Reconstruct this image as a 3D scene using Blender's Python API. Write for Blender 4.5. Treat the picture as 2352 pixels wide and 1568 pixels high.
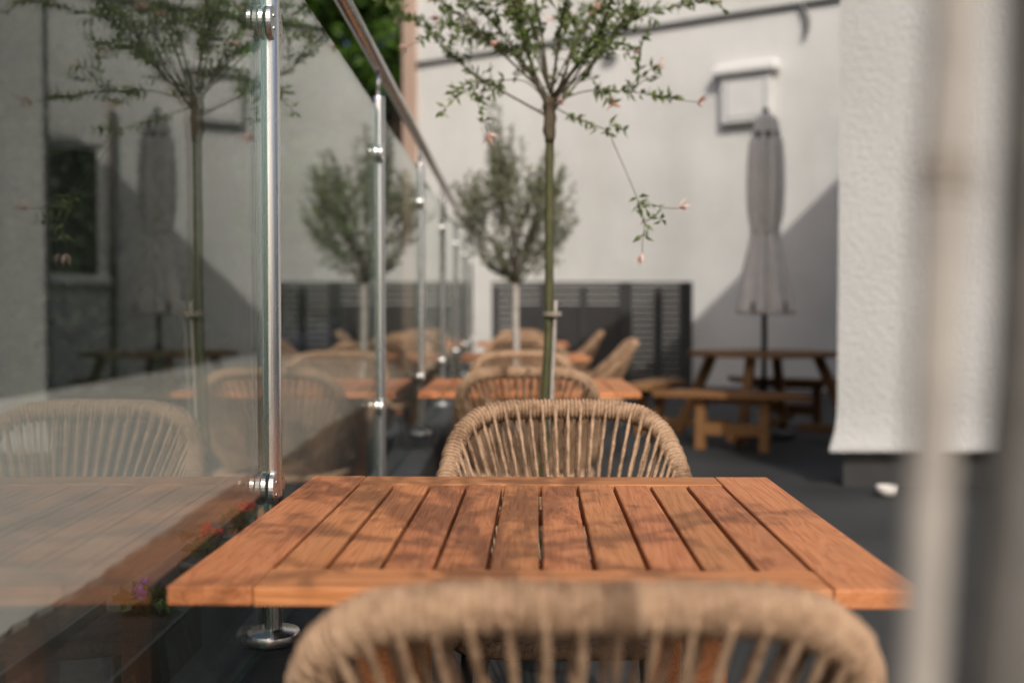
import bpy, bmesh, math, random
from mathutils import Vector, Matrix, Quaternion, noise as mnoise

for o in list(bpy.data.objects):
    bpy.data.objects.remove(o)
sc = bpy.context.scene
C = sc.collection
R = math.radians

# ------------------------------------------------------------------ camera
EYE = 1.08                       # eye height over the terrace floor
F = 2600.0                       # focal length in pixels of a 2352 px wide picture
HOR = 712.0                      # horizon row
cam_d = bpy.data.cameras.new('camera')
cam = bpy.data.objects.new('camera', cam_d); C.objects.link(cam)
cam_d.sensor_width = 36.0; cam_d.lens = F/2352*36
cam_d.clip_start = 0.02; cam_d.clip_end = 600
cam.location = (0, 0, EYE)
cam.rotation_euler = (R(90) - math.atan((784-HOR)/F), 0, 0)
cam_d.dof.use_dof = True
cam_d.dof.focus_distance = 2.06
cam_d.dof.aperture_fstop = 2.2
cam_d.dof.aperture_blades = 0
sc.camera = cam

# ------------------------------------------------------------------ sky and sun
S = Vector((0.20, -1.0, 0.85)).normalized()
w = bpy.data.worlds.new('World'); sc.world = w; w.use_nodes = True
nt = w.node_tree; nt.nodes.clear()
sky = nt.nodes.new('ShaderNodeTexSky'); sky.sky_type = 'NISHITA'; sky.sun_disc = False
sky.sun_elevation = math.asin(S.z); sky.sun_rotation = math.atan2(S.x, S.y)
sky.air_density = 0.8; sky.dust_density = 5.0; sky.ozone_density = 1.0
bg = nt.nodes.new('ShaderNodeBackground'); bg.inputs[1].default_value = 0.145
ow = nt.nodes.new('ShaderNodeOutputWorld')
nt.links.new(sky.outputs[0], bg.inputs[0]); nt.links.new(bg.outputs[0], ow.inputs[0])
sun_d = bpy.data.lights.new('sun', 'SUN'); sun_d.energy = 3.0; sun_d.angle = R(0.55)
sun_d.color = (1.0, 0.95, 0.88)
sun = bpy.data.objects.new('sun', sun_d); C.objects.link(sun)
sun.rotation_euler = S.to_track_quat('Z', 'Y').to_euler()
sun.location = S*30

sc.view_settings.view_transform = 'Standard'
sc.view_settings.look = 'None'
sc.view_settings.exposure = -0.05
sc.view_settings.gamma = 1.0
sc.render.engine = 'CYCLES'
sc.cycles.max_bounces = 10
sc.cycles.transparent_max_bounces = 24
sc.cycles.caustics_reflective = False
sc.cycles.caustics_refractive = False

# ------------------------------------------------------------------ materials
def newmat(name):
    m = bpy.data.materials.new(name); m.use_nodes = True
    nt = m.node_tree
    b = nt.nodes['Principled BSDF']
    return m, nt, b
def N(nt, t, **kw):
    n = nt.nodes.new(t)
    for k, v in kw.items():
        if k in n.inputs: n.inputs[k].default_value = v
        else: setattr(n, k, v)
    return n
def L(nt, a, b): nt.links.new(a, b)
def ramp(nt, fac, stops):
    r = nt.nodes.new('ShaderNodeValToRGB')
    el = r.color_ramp.elements
    while len(el) < len(stops): el.new(0.5)
    for e, (p, c) in zip(el, stops):
        e.position = p; e.color = (*c, 1) if len(c) == 3 else c
    L(nt, fac, r.inputs[0]); return r
def bump(nt, b, height, strength=0.3, dist=0.01):
    n = N(nt, 'ShaderNodeBump', Strength=strength, Distance=dist)
    L(nt, height, n.inputs['Height']); L(nt, n.outputs[0], b.inputs['Normal']); return n
def coords(nt, scale=(1,1,1), rand=True, kind='Object'):
    tc = N(nt, 'ShaderNodeTexCoord'); mp = N(nt, 'ShaderNodeMapping')
    mp.inputs['Scale'].default_value = scale
    L(nt, tc.outputs[kind], mp.inputs['Vector'])
    if rand:
        oi = N(nt, 'ShaderNodeObjectInfo')
        mu = N(nt, 'ShaderNodeMath', operation='MULTIPLY'); mu.inputs[1].default_value = 57.0
        L(nt, oi.outputs['Random'], mu.inputs[0])
        cb = N(nt, 'ShaderNodeCombineXYZ')
        L(nt, mu.outputs[0], cb.inputs[0]); L(nt, mu.outputs[0], cb.inputs[2])
        L(nt, cb.outputs[0], mp.inputs['Location'])
    return mp.outputs[0]

def wood(name, dark, mid, light, rough=0.55, tone=0.14):
    m, nt, b = newmat(name)
    v = coords(nt, (1, 0.09, 1))
    big = N(nt, 'ShaderNodeTexNoise', Scale=16.0, Detail=4.0, Distortion=1.6); L(nt, v, big.inputs['Vector'])
    v2 = coords(nt, (1, 0.02, 1))
    fine = N(nt, 'ShaderNodeTexNoise', Scale=330.0, Detail=3.0); L(nt, v2, fine.inputs['Vector'])
    mul = N(nt, 'ShaderNodeMath', operation='MULTIPLY'); mul.inputs[1].default_value = 9.0
    L(nt, big.outputs[0], mul.inputs[0])
    fr = N(nt, 'ShaderNodeMath', operation='PINGPONG'); fr.inputs[1].default_value = 0.5
    L(nt, mul.outputs[0], fr.inputs[0])
    ad = N(nt, 'ShaderNodeMath', operation='MULTIPLY_ADD'); ad.inputs[1].default_value = 0.55
    L(nt, fr.outputs[0], ad.inputs[0]); 
    hf = N(nt, 'ShaderNodeMath', operation='MULTIPLY'); hf.inputs[1].default_value = 0.75
    L(nt, fine.outputs[0], hf.inputs[0]); L(nt, hf.outputs[0], ad.inputs[2])
    rp = ramp(nt, ad.outputs[0], [(0.22, dark), (0.48, mid), (0.78, light)])
    # weathered, paler patches with a shape of their own, and a tone for each board
    v3 = coords(nt, (1, 0.35, 1))
    pat = N(nt, 'ShaderNodeTexNoise', Scale=9.0, Detail=5.0, Distortion=0.6); L(nt, v3, pat.inputs['Vector'])
    pr = ramp(nt, pat.outputs[0], [(0.48, (0,0,0)), (0.72, (0.42,)*3)])
    mx = N(nt, 'ShaderNodeMix', data_type='RGBA'); L(nt, pr.outputs[0], mx.inputs[0])
    L(nt, rp.outputs[0], mx.inputs[6]); mx.inputs[7].default_value = (mid[0]*0.88, mid[1]*1.12, mid[2]*1.35, 1)
    oi = N(nt, 'ShaderNodeObjectInfo')
    hs = N(nt, 'ShaderNodeHueSaturation')
    mr = N(nt, 'ShaderNodeMapRange'); mr.inputs[3].default_value = 1-tone; mr.inputs[4].default_value = 1+tone*0.55
    L(nt, oi.outputs['Random'], mr.inputs[0]); L(nt, mr.outputs[0], hs.inputs['Value'])
    mh = N(nt, 'ShaderNodeMath', operation='MULTIPLY'); mh.inputs[1].default_value = 7.31
    mf = N(nt, 'ShaderNodeMath', operation='FRACT'); L(nt, oi.outputs['Random'], mh.inputs[0]); L(nt, mh.outputs[0], mf.inputs[0])
    mr2 = N(nt, 'ShaderNodeMapRange'); mr2.inputs[3].default_value = 0.496; mr2.inputs[4].default_value = 0.503
    L(nt, mf.outputs[0], mr2.inputs[0]); L(nt, mr2.outputs[0], hs.inputs['Hue'])
    L(nt, mx.outputs[2], hs.inputs['Color']); L(nt, hs.outputs[0], b.inputs['Base Color'])
    rr = N(nt, 'ShaderNodeMapRange'); rr.inputs[3].default_value = rough-0.08; rr.inputs[4].default_value = rough+0.2
    L(nt, pat.outputs[0], rr.inputs[0]); L(nt, rr.outputs[0], b.inputs['Roughness'])
    b.inputs['Specular IOR Level'].default_value = 0.35
    bump(nt, b, ad.outputs[0], 0.35, 0.002)
    return m
M = {}
M['teak'] = wood('teak', (0.28,0.092,0.028), (0.46,0.170,0.060), (0.55,0.235,0.097))
M['picnic_wood'] = wood('picnic_wood', (0.11,0.050,0.016), (0.19,0.090,0.030), (0.27,0.135,0.052), 0.65)

def plain(name, col, rough=0.5, metal=0.0, spec=0.5, nscale=None, namp=0.15, bstr=0.0, bscale=None, bdist=0.004):
    m, nt, b = newmat(name)
    b.inputs['Roughness'].default_value = rough; b.inputs['Metallic'].default_value = metal
    b.inputs['Specular IOR Level'].default_value = spec
    if nscale:
        v = coords(nt)
        n = N(nt, 'ShaderNodeTexNoise', Scale=nscale, Detail=6.0); L(nt, v, n.inputs['Vector'])
        r = ramp(nt, n.outputs[0], [(0.25, tuple(c*(1-namp) for c in col)), (0.75, tuple(min(1,c*(1+namp)) for c in col))])
        L(nt, r.outputs[0], b.inputs['Base Color'])
    else:
        b.inputs['Base Color'].default_value = (*col, 1)
    if bstr:
        v = coords(nt)
        n2 = N(nt, 'ShaderNodeTexNoise', Scale=bscale, Detail=7.0, Roughness=0.6); L(nt, v, n2.inputs['Vector'])
        bump(nt, b, n2.outputs[0], bstr, bdist)
    return m
def stucco(name, col, bs, scale, dist):
    m, nt, b = newmat(name)
    v = coords(nt, rand=False)
    big = N(nt, 'ShaderNodeTexNoise', Scale=0.55, Detail=6.0, Roughness=0.6); L(nt, v, big.inputs['Vector'])
    r = ramp(nt, big.outputs[0], [(0.3, tuple(c*0.84 for c in col)), (0.58, col), (0.85, tuple(min(1, c*1.05) for c in col))])
    vs = coords(nt, (1.6, 1.6, 0.35), rand=False)
    st = N(nt, 'ShaderNodeTexNoise', Scale=1.0, Detail=5.0); L(nt, vs, st.inputs['Vector'])
    sr = ramp(nt, st.outputs[0], [(0.35, (0.92,0.915,0.90)), (0.6, (1,1,1))])
    mx = N(nt, 'ShaderNodeMix', data_type='RGBA', blend_type='MULTIPLY'); mx.inputs[0].default_value = 0.8
    L(nt, r.outputs[0], mx.inputs[6]); L(nt, sr.outputs[0], mx.inputs[7])
    L(nt, mx.outputs[2], b.inputs['Base Color'])
    b.inputs['Roughness'].default_value = 0.85; b.inputs['Specular IOR Level'].default_value = 0.2
    n2 = N(nt, 'ShaderNodeTexNoise', Scale=scale, Detail=8.0, Roughness=0.65); L(nt, v, n2.inputs['Vector'])
    bump(nt, b, n2.outputs[0], bs, dist)
    return m
M['white_render'] = stucco('white_render', (0.655,0.648,0.618), 0.6, 14.0, 0.02)
M['rough_render'] = stucco('rough_render', (0.50,0.497,0.485), 0.95, 32.0, 0.03)
M['tan_render'] = stucco('tan_render', (0.46,0.33,0.26), 0.5, 14.0, 0.02)
M['charcoal'] = plain('charcoal', (0.016,0.016,0.016), 0.6, nscale=6, namp=0.3, bstr=0.3, bscale=60)
M['kerb_stone'] = plain('kerb_stone', (0.03,0.032,0.033), 0.7, nscale=8, namp=0.35, bstr=0.5, bscale=90)
M['white_paint'] = plain('white_paint', (0.78,0.77,0.74), 0.45)
M['box_white'] = plain('box_white', (0.66,0.65,0.63), 0.5, nscale=4, namp=0.06)
M['pale_grey'] = plain('pale_grey', (0.38,0.38,0.37), 0.5)
M['grey_metal'] = plain('grey_metal', (0.13,0.13,0.125), 0.5)
M['dark_metal'] = plain('dark_metal', (0.022,0.022,0.023), 0.42)
M['slat_paint'] = plain('slat_paint', (0.022,0.020,0.019), 0.5, nscale=5, namp=0.3)
M['black_slat'] = plain('black_slat', (0.018,0.018,0.017), 0.5, nscale=5, namp=0.3)
M['rubber'] = plain('rubber', (0.012,0.012,0.012), 0.6)
M['bin_green'] = plain('bin_green', (0.015,0.02,0.017), 0.5)
M['canvas'] = plain('canvas', (0.76,0.725,0.67), 0.9, spec=0.2, nscale=12, namp=0.08, bstr=0.3, bscale=300)
M['strap'] = plain('strap', (0.10,0.085,0.075), 0.8)
M['umbrella_pole'] = plain('umbrella_pole', (0.04,0.042,0.042), 0.4)
M['brown_pipe'] = plain('brown_pipe', (0.10,0.075,0.065), 0.5)
M['pale_ceramic'] = plain('pale_ceramic', (0.55,0.52,0.47), 0.4)
M['pot'] = plain('pot', (0.05,0.052,0.053), 0.7, nscale=5, namp=0.25)
M['zinc'] = plain('zinc', (0.045,0.055,0.05), 0.7, metal=0.0, nscale=6, namp=0.2)
M['soil'] = plain('soil', (0.025,0.019,0.014), 0.95, nscale=30, namp=0.5, bstr=0.8, bscale=60, bdist=0.02)
M['pale_paving'] = plain('pale_paving', (0.22,0.207,0.187), 0.85, nscale=7, namp=0.14, bstr=0.4, bscale=60)

# terrace floor: dark tar-bound stone
m, nt, b = newmat('terrace_floor'); M['floor'] = m
v = coords(nt, rand=False)
n1 = N(nt, 'ShaderNodeTexNoise', Scale=0.9, Detail=6.0); L(nt, v, n1.inputs['Vector'])
n2 = N(nt, 'ShaderNodeTexNoise', Scale=140.0, Detail=3.0); L(nt, v, n2.inputs['Vector'])
mxx = N(nt, 'ShaderNodeMath', operation='MULTIPLY_ADD'); mxx.inputs[1].default_value = 0.5
L(nt, n2.outputs[0], mxx.inputs[0]); hh = N(nt, 'ShaderNodeMath', operation='MULTIPLY'); hh.inputs[1].default_value = 0.6
L(nt, n1.outputs[0], hh.inputs[0]); L(nt, hh.outputs[0], mxx.inputs[2])
r = ramp(nt, mxx.outputs[0], [(0.36, (0.009,0.010,0.0105)), (0.72, (0.044,0.046,0.045))])
L(nt, r.outputs[0], b.inputs['Base Color']); b.inputs['Roughness'].default_value = 0.75
b.inputs['Specular IOR Level'].default_value = 0.3
bump(nt, b, n2.outputs[0], 0.5, 0.004)

# brushed stainless steel
def steel(name, zs=0.02, rough=0.25):
    m, nt, b = newmat(name)
    v = coords(nt, (1, 1, zs))
    n = N(nt, 'ShaderNodeTexNoise', Scale=420.0, Detail=4.0); L(nt, v, n.inputs['Vector'])
    r = ramp(nt, n.outputs[0], [(0.3, (0.60,0.59,0.575)), (0.7, (0.72,0.71,0.69))])
    L(nt, r.outputs[0], b.inputs['Base Color'])
    b.inputs['Metallic'].default_value = 1.0
    mr = N(nt, 'ShaderNodeMapRange'); mr.inputs[3].default_value = rough-0.06; mr.inputs[4].default_value = rough+0.1
    L(nt, n.outputs[0], mr.inputs[0]); L(nt, mr.outputs[0], b.inputs['Roughness'])
    bump(nt, b, n.outputs[0], 0.06, 0.0006)
    return m
M['steel'] = steel('brushed_steel')
M['steel_plate'] = steel('brushed_steel_plate', 1.0, 0.27)

# clear pane: mirror-like share by Fresnel on either face, the rest passes with a slight green tint
m = bpy.data.materials.new('clear_glass'); m.use_nodes = True; M['glass'] = m
nt = m.node_tree; nt.nodes.clear()
out = N(nt, 'ShaderNodeOutputMaterial')
ge = N(nt, 'ShaderNodeNewGeometry')
ior = N(nt, 'ShaderNodeMapRange'); ior.inputs[3].default_value = 1.5; ior.inputs[4].default_value = 1/1.5
L(nt, ge.outputs['Backfacing'], ior.inputs[0])
fr = N(nt, 'ShaderNodeFresnel'); L(nt, ior.outputs[0], fr.inputs['IOR'])
gl = N(nt, 'ShaderNodeBsdfGlossy', Roughness=0.0); gl.inputs['Color'].default_value = (0.97,0.98,0.97,1)
tr = N(nt, 'ShaderNodeBsdfTransparent'); tr.inputs['Color'].default_value = (0.90,0.935,0.915,1)
mx = N(nt, 'ShaderNodeMixShader')
L(nt, fr.outputs[0], mx.inputs[0]); L(nt, tr.outputs[0], mx.inputs[1]); L(nt, gl.outputs[0], mx.inputs[2])
dv = coords(nt, (1, 1.0, 0.5), rand=True)
dn = N(nt, 'ShaderNodeTexNoise', Scale=3.2, Detail=7.0, Roughness=0.62, Distortion=0.8); L(nt, dv, dn.inputs['Vector'])
dr_ = N(nt, 'ShaderNodeMapRange'); dr_.inputs[1].default_value = 0.4; dr_.inputs[2].default_value = 0.75; dr_.inputs[3].default_value = 0.003; dr_.inputs[4].default_value = 0.03
L(nt, dn.outputs[0], dr_.inputs[0])
df = N(nt, 'ShaderNodeBsdfDiffuse'); df.inputs['Color'].default_value = (0.62,0.60,0.56,1)
m2 = N(nt, 'ShaderNodeMixShader'); L(nt, dr_.outputs[0], m2.inputs[0]); L(nt, mx.outputs[0], m2.inputs[1]); L(nt, df.outputs[0], m2.inputs[2])
L(nt, m2.outputs[0], out.inputs['Surface'])
m = bpy.data.materials.new('glass_edge'); m.use_nodes = True; M['glass_edge'] = m
nt = m.node_tree; nt.nodes.clear(); out = N(nt, 'ShaderNodeOutputMaterial')
gl = N(nt, 'ShaderNodeBsdfGlossy', Roughness=0.2); gl.inputs['Color'].default_value = (0.35,0.55,0.47,1)
tr = N(nt, 'ShaderNodeBsdfTransparent'); tr.inputs['Color'].default_value = (0.42,0.56,0.50,1)
mx = N(nt, 'ShaderNodeMixShader'); mx.inputs[0].default_value = 0.15
L(nt, tr.outputs[0], mx.inputs[1]); L(nt, gl.outputs[0], mx.inputs[2]); L(nt, mx.outputs[0], out.inputs['Surface'])
m, nt, b = newmat('window_pane'); M['window_pane'] = m
b.inputs['Base Color'].default_value = (0.006,0.010,0.008,1); b.inputs['Roughness'].default_value = 0.05

# twisted tan rope
def rope(name, scale):
    m, nt, b = newmat(name)
    v = coords(nt, rand=True)
    n = N(nt, 'ShaderNodeTexNoise', Scale=95.0, Detail=5.0, Roughness=0.7); L(nt, v, n.inputs['Vector'])
    n3 = N(nt, 'ShaderNodeTexNoise', Scale=13.0, Detail=3.0); L(nt, v, n3.inputs['Vector'])
    n2 = N(nt, 'ShaderNodeTexNoise', Scale=scale, Detail=3.0); L(nt, v, n2.inputs['Vector'])
    ad = N(nt, 'ShaderNodeMath', operation='MULTIPLY_ADD'); ad.inputs[1].default_value = 0.55
    hh = N(nt, 'ShaderNodeMath', operation='MULTIPLY'); hh.inputs[1].default_value = 0.5
    L(nt, n2.outputs[0], hh.inputs[0]); L(nt, n.outputs[0], ad.inputs[0]); L(nt, hh.outputs[0], ad.inputs[2])
    a3 = N(nt, 'ShaderNodeMath', operation='MULTIPLY_ADD'); a3.inputs[1].default_value = 0.45
    sb = N(nt, 'ShaderNodeMath', operation='SUBTRACT'); sb.inputs[1].default_value = 0.5
    L(nt, n3.outputs[0], sb.inputs[0]); L(nt, sb.outputs[0], a3.inputs[0]); L(nt, ad.outputs[0], a3.inputs[2]); ad = a3
    r = ramp(nt, ad.outputs[0], [(0.38, (0.13,0.075,0.042)), (0.53, (0.345,0.22,0.134)), (0.72, (0.49,0.335,0.22))])
    L(nt, r.outputs[0], b.inputs['Base Color']); b.inputs['Roughness'].default_value = 0.75
    b.inputs['Specular IOR Level'].default_value = 0.25
    bump(nt, b, n2.outputs[0], 0.5, 0.002)
    return m
M['rope'] = rope('rope', 700.0)

def leafmat(name, cols, trans=0.35, rough=0.5):
    m, nt, b = newmat(name)
    ge = N(nt, 'ShaderNodeNewGeometry')
    k = len(cols)
    r = ramp(nt, ge.outputs['Random Per Island'], [(i/max(1, k-1), c) for i, c in enumerate(cols)])
    L(nt, r.outputs[0], b.inputs['Base Color']); b.inputs['Roughness'].default_value = rough
    b.inputs['Specular IOR Level'].default_value = 0.3
    t = N(nt, 'ShaderNodeBsdfTranslucent'); L(nt, r.outputs[0], t.inputs[0])
    mx = N(nt, 'ShaderNodeMixShader'); mx.inputs[0].default_value = trans
    L(nt, b.outputs[0], mx.inputs[1]); L(nt, t.outputs[0], mx.inputs[2])
    L(nt, mx.outputs[0], nt.nodes['Material Output'].inputs['Surface'])
    return m
M['willow_leaf'] = leafmat('willow_leaf', [(0.065,0.105,0.018), (0.11,0.165,0.032), (0.15,0.20,0.06), (0.26,0.28,0.14)])
M['pink_leaf'] = leafmat('pink_leaf', [(0.62,0.30,0.22), (0.70,0.45,0.38), (0.72,0.62,0.55)], 0.3)
M['olive_leaf'] = leafmat('olive_leaf', [(0.075,0.085,0.04), (0.13,0.145,0.07), (0.19,0.20,0.12), (0.24,0.24,0.17)], 0.25)
M['tree_leaf'] = leafmat('tree_leaf', [(0.022,0.055,0.005), (0.045,0.10,0.008), (0.075,0.15,0.012)], 0.35)
M['hedge_leaf'] = leafmat('hedge_leaf', [(0.008,0.016,0.006), (0.016,0.030,0.010), (0.022,0.038,0.014)], 0.1, 0.6)
M['hedge_core'] = plain('hedge_core', (0.008,0.012,0.006), 0.9)
M['bed_leaf'] = leafmat('bed_leaf', [(0.02,0.045,0.012), (0.04,0.08,0.02)], 0.25)
M['red_petal'] = leafmat('red_petal', [(0.55,0.015,0.012), (0.65,0.03,0.03)], 0.2)
M['purple_petal'] = leafmat('purple_petal', [(0.20,0.05,0.30), (0.30,0.10,0.40)], 0.2)
M['willow_bark'] = plain('willow_bark', (0.058,0.057,0.018), 0.7, nscale=30, namp=0.35, bstr=0.4, bscale=120, bdist=0.003)
M['twig_bark'] = plain('twig_bark', (0.075,0.058,0.032), 0.7, nscale=30, namp=0.35)
M['graft_bark'] = plain('graft_bark', (0.085,0.062,0.036), 0.8, nscale=40, namp=0.4, bstr=0.7, bscale=90, bdist=0.006)
M['olive_bark'] = plain('olive_bark', (0.36,0.33,0.29), 0.8, nscale=30, namp=0.25, bstr=0.4, bscale=80, bdist=0.006)
M['bark'] = plain('bark', (0.06,0.045,0.03), 0.9, nscale=10, namp=0.35, bstr=0.6, bscale=20, bdist=0.03)
M['cane'] = plain('cane', (0.33,0.295,0.255), 0.6, nscale=30, namp=0.2)
M['tie'] = plain('tie', (0.30,0.25,0.20), 0.8)
M['grey_bark'] = plain('grey_bark', (0.115,0.105,0.093), 0.8, nscale=30, namp=0.3, bstr=0.4, bscale=120, bdist=0.003)

# ------------------------------------------------------------------ mesh helpers
class MB:
    def __init__(s): s.v = []; s.f = []; s.m = []; s.sm = []
    def add(s, vs, fs, mi=0, smooth=False):
        o = len(s.v); s.v += [tuple(p) for p in vs]
        s.f += [tuple(i+o for i in f) for f in fs]; s.m += [mi]*len(fs); s.sm += [smooth]*len(fs)
    def box(s, x0, x1, y0, y1, z0, z1, mi=0):
        s.add([(x0,y0,z0),(x1,y0,z0),(x1,y1,z0),(x0,y1,z0),(x0,y0,z1),(x1,y0,z1),(x1,y1,z1),(x0,y1,z1)],
              [(0,3,2,1),(4,5,6,7),(0,1,5,4),(1,2,6,5),(2,3,7,6),(3,0,4,7)], mi)
    def bbox(s, x0, x1, y0, y1, z0, z1, r=0.003, seg=2, mi=0):
        bm = bmesh.new(); bmesh.ops.create_cube(bm, size=1)
        for v in bm.verts:
            v.co = ((x0+x1)/2+v.co.x*(x1-x0), (y0+y1)/2+v.co.y*(y1-y0), (z0+z1)/2+v.co.z*(z1-z0))
        bmesh.ops.bevel(bm, geom=list(bm.edges), offset=r, segments=seg, affect='EDGES', profile=0.5)
        bm.verts.index_update()
        s.add([v.co for v in bm.verts], [[v.index for v in f.verts] for f in bm.faces], mi, False); bm.free()
    def tube(s, pts, rad, n=10, cap=True, mi=0, rfun=None, closed=False):
        pts = [Vector(p) for p in pts]; k = len(pts)
        rads = rad if isinstance(rad, (list, tuple)) else [rad]*k
        T = []
        for i in range(k):
            a = pts[max(0, i-1)] if not closed else pts[(i-1) % k]
            c = pts[min(k-1, i+1)] if not closed else pts[(i+1) % k]
            t = (c-a); T.append(t.normalized() if t.length > 1e-9 else Vector((0,0,1)))
        ref = Vector((0,0,1)) if abs(T[0].z) < 0.9 else Vector((1,0,0))
        u = T[0].cross(ref).normalized(); vs = []
        for i in range(k):
            if i > 0:
                u = u - T[i]*u.dot(T[i]); u.normalize()
            wv = T[i].cross(u)
            for j in range(n):
                a = 2*math.pi*j/n
                rr = rads[i]*(rfun(i, a) if rfun else 1.0)
                vs.append(pts[i] + u*math.cos(a)*rr + wv*math.sin(a)*rr)
        fs = []
        kk = k if closed else k-1
        for i in range(kk):
            i2 = (i+1) % k
            for j in range(n):
                fs.append((i*n+j, i*n+(j+1) % n, i2*n+(j+1) % n, i2*n+j))
        s.add(vs, fs, mi, True)
        if cap and not closed:
            o = len(s.v)-k*n
            s.f.append(tuple(o+j for j in reversed(range(n)))); s.m.append(mi); s.sm.append(False)
            s.f.append(tuple(o+(k-1)*n+j for j in range(n))); s.m.append(mi); s.sm.append(False)
    def lathe(s, prof, n=24, c=(0,0,0), mi=0, cap=True, rf=None):
        vs = []
        for i, (r, z) in enumerate(prof):
            for j in range(n):
                a = 2*math.pi*j/n; q = r*(rf(a, z) if rf else 1)
                vs.append((c[0]+q*math.cos(a), c[1]+q*math.sin(a), c[2]+z))
        fs = [(i*n+j, i*n+(j+1) % n, (i+1)*n+(j+1) % n, (i+1)*n+j) for i in range(len(prof)-1) for j in range(n)]
        s.add(vs, fs, mi, True)
        if cap:
            o = len(s.v)-len(prof)*n
            s.f.append(tuple(o+j for j in reversed(range(n)))); s.m.append(mi); s.sm.append(False)
            s.f.append(tuple(o+(len(prof)-1)*n+j for j in range(n))); s.m.append(mi); s.sm.append(False)
    def prism(s, poly, z0, z1, mi=0):
        n = len(poly)
        s.add([(x,y,z0) for x,y in poly]+[(x,y,z1) for x,y in poly],
              [tuple(reversed(range(n))), tuple(range(n,2*n))]+[(i,(i+1)%n,n+(i+1)%n,n+i) for i in range(n)], mi)
    def mesh(s, name, mats):
        me = bpy.data.meshes.new(name); me.from_pydata(s.v, [], s.f)
        for mm in (mats if isinstance(mats, (list, tuple)) else [mats]): me.materials.append(M[mm] if isinstance(mm, str) else mm)
        me.polygons.foreach_set('material_index', s.m)
        me.polygons.foreach_set('use_smooth', s.sm)
        me.update(); return me
    def build(s, name, mats, parent=None, kind=None):
        return link(name, s.mesh(name, mats), parent, kind)
def link(name, me, parent=None, kind=None):
    o = bpy.data.objects.new(name, me); C.objects.link(o)
    if parent: o.parent = parent
    if kind: o['kind'] = kind
    return o
def tag(o, label, cat, group=None):
    o['label'] = label; o['category'] = cat
    if group: o['group'] = group
    return o
def empty(name, loc=(0,0,0), rz=0):
    o = bpy.data.objects.new(name, None); C.objects.link(o)
    o.location = loc; o.rotation_euler = (0,0,rz); o.empty_display_size = 0.1; return o
def copy_tree(o, parent=None):
    c = o.copy(); C.objects.link(c); c.parent = parent
    for ch in list(o.children): copy_tree(ch, c)
    return c
def P(px, py, d):
    """a point at distance d ahead of the eye, from rough survey bearings"""
    return Vector(((px-1176.5)/F*d, d, EYE+(HOR-py)/F*d))
def spline(pts, per=8):
    pts = [Vector(p) for p in pts]; q = [pts[0]*2-pts[1]]+pts+[pts[-1]*2-pts[-2]]
    out = []
    for i in range(1, len(q)-2):
        a, b, c, d = q[i-1], q[i], q[i+1], q[i+2]
        for k in range(per):
            t = k/per
            out.append(0.5*((2*b)+(c-a)*t+(2*a-5*b+4*c-d)*t*t+(3*b-a-3*c+d)*t**3))
    out.append(pts[-1]); return out
def resample(pts, step):
    L_ = [0]
    for a, b in zip(pts, pts[1:]): L_.append(L_[-1]+(b-a).length)
    n = max(2, int(L_[-1]/step)); out = []; j = 0
    for i in range(n+1):
        t = L_[-1]*i/n
        while j < len(L_)-2 and L_[j+1] < t: j += 1
        f = (t-L_[j])/max(1e-9, L_[j+1]-L_[j]); out.append(pts[j].lerp(pts[j+1], f))
    return out

# ------------------------------------------------------------------ ground
g = MB(); g.add([(-250,-150,0),(250,-150,0),(250,300,0),(-250,300,0)], [(0,1,2,3)])
g.build('ground', 'floor', kind='structure')
# pale pavement beyond the railing: real slab with an uneven edge
rnd = random.Random(3)
pv = MB(); edge = []
y = -3.0
while y < 26:
    edge.append((-1.66 + rnd.uniform(-.012,.012) + 0.02*math.sin(y*1.7), y)); y += 0.09
poly_v = []; fs = []
for (x, y) in edge:
    poly_v += [(x, y, 0.03), (-6.0, y, 0.03), (x, y, 0.0)]
for i in range(len(edge)-1):
    a, b2 = i*3, (i+1)*3
    fs += [(a, b2, b2+1, a+1), (a+2, b2+2, b2, a)]
pv.add(poly_v, fs); pv.build('pavement', 'pale_paving', kind='structure')
# planting bed between the railing wall and the pavement
bd = MB(); bd.add([(-1.66,-3,0.006),(-0.86,-3,0.006),(-0.86,14,0.006),(-1.66,14,0.006)], [(0,1,2,3)])
bd.build('planting_bed', 'soil', kind='structure')
# kerb wall that carries the railing
KT = EYE-0.59
kw = MB()
kw.bbox(-0.84, -0.335, -1.5, 12.6, 0.0, KT, 0.012, 2)
kw.build('kerb', 'kerb_stone', kind='structure')

# ------------------------------------------------------------------ glass railing
GX = -0.429
rail = empty('glass_railing', (GX, 0, KT))
tag(rail, 'stainless steel railing with clear glass panels along the terrace edge', 'railing')
RZ = KT                                  # children are given in railing space (z up from the kerb)
def rz(rel): return EYE+rel-KT
pm = MB(); pm.lathe([(0.0213,0.0),(0.0213,0.01)]+[(0.0213,rz(.67)*q/6) for q in range(1,7)]+[(0.0213,rz(.678)),(0.0208,rz(.681)),(0.0195,rz(.683))], 32)
me_post = pm.mesh('post', 'steel')
fm = MB(); fm.lathe([(0.0505,0.0),(0.0515,0.003),(0.0515,0.017),(0.0495,0.021),(0.0265,0.0225),(0.0235,0.026),(0.0225,0.026)], 40)
me_fl = fm.mesh('base_flange', 'steel_plate')
sm_ = MB(); sm_.lathe([(0.0075,rz(.683)),(0.0075,rz(.765))], 16)
me_stem = sm_.mesh('handrail_stem', 'steel')
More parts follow.
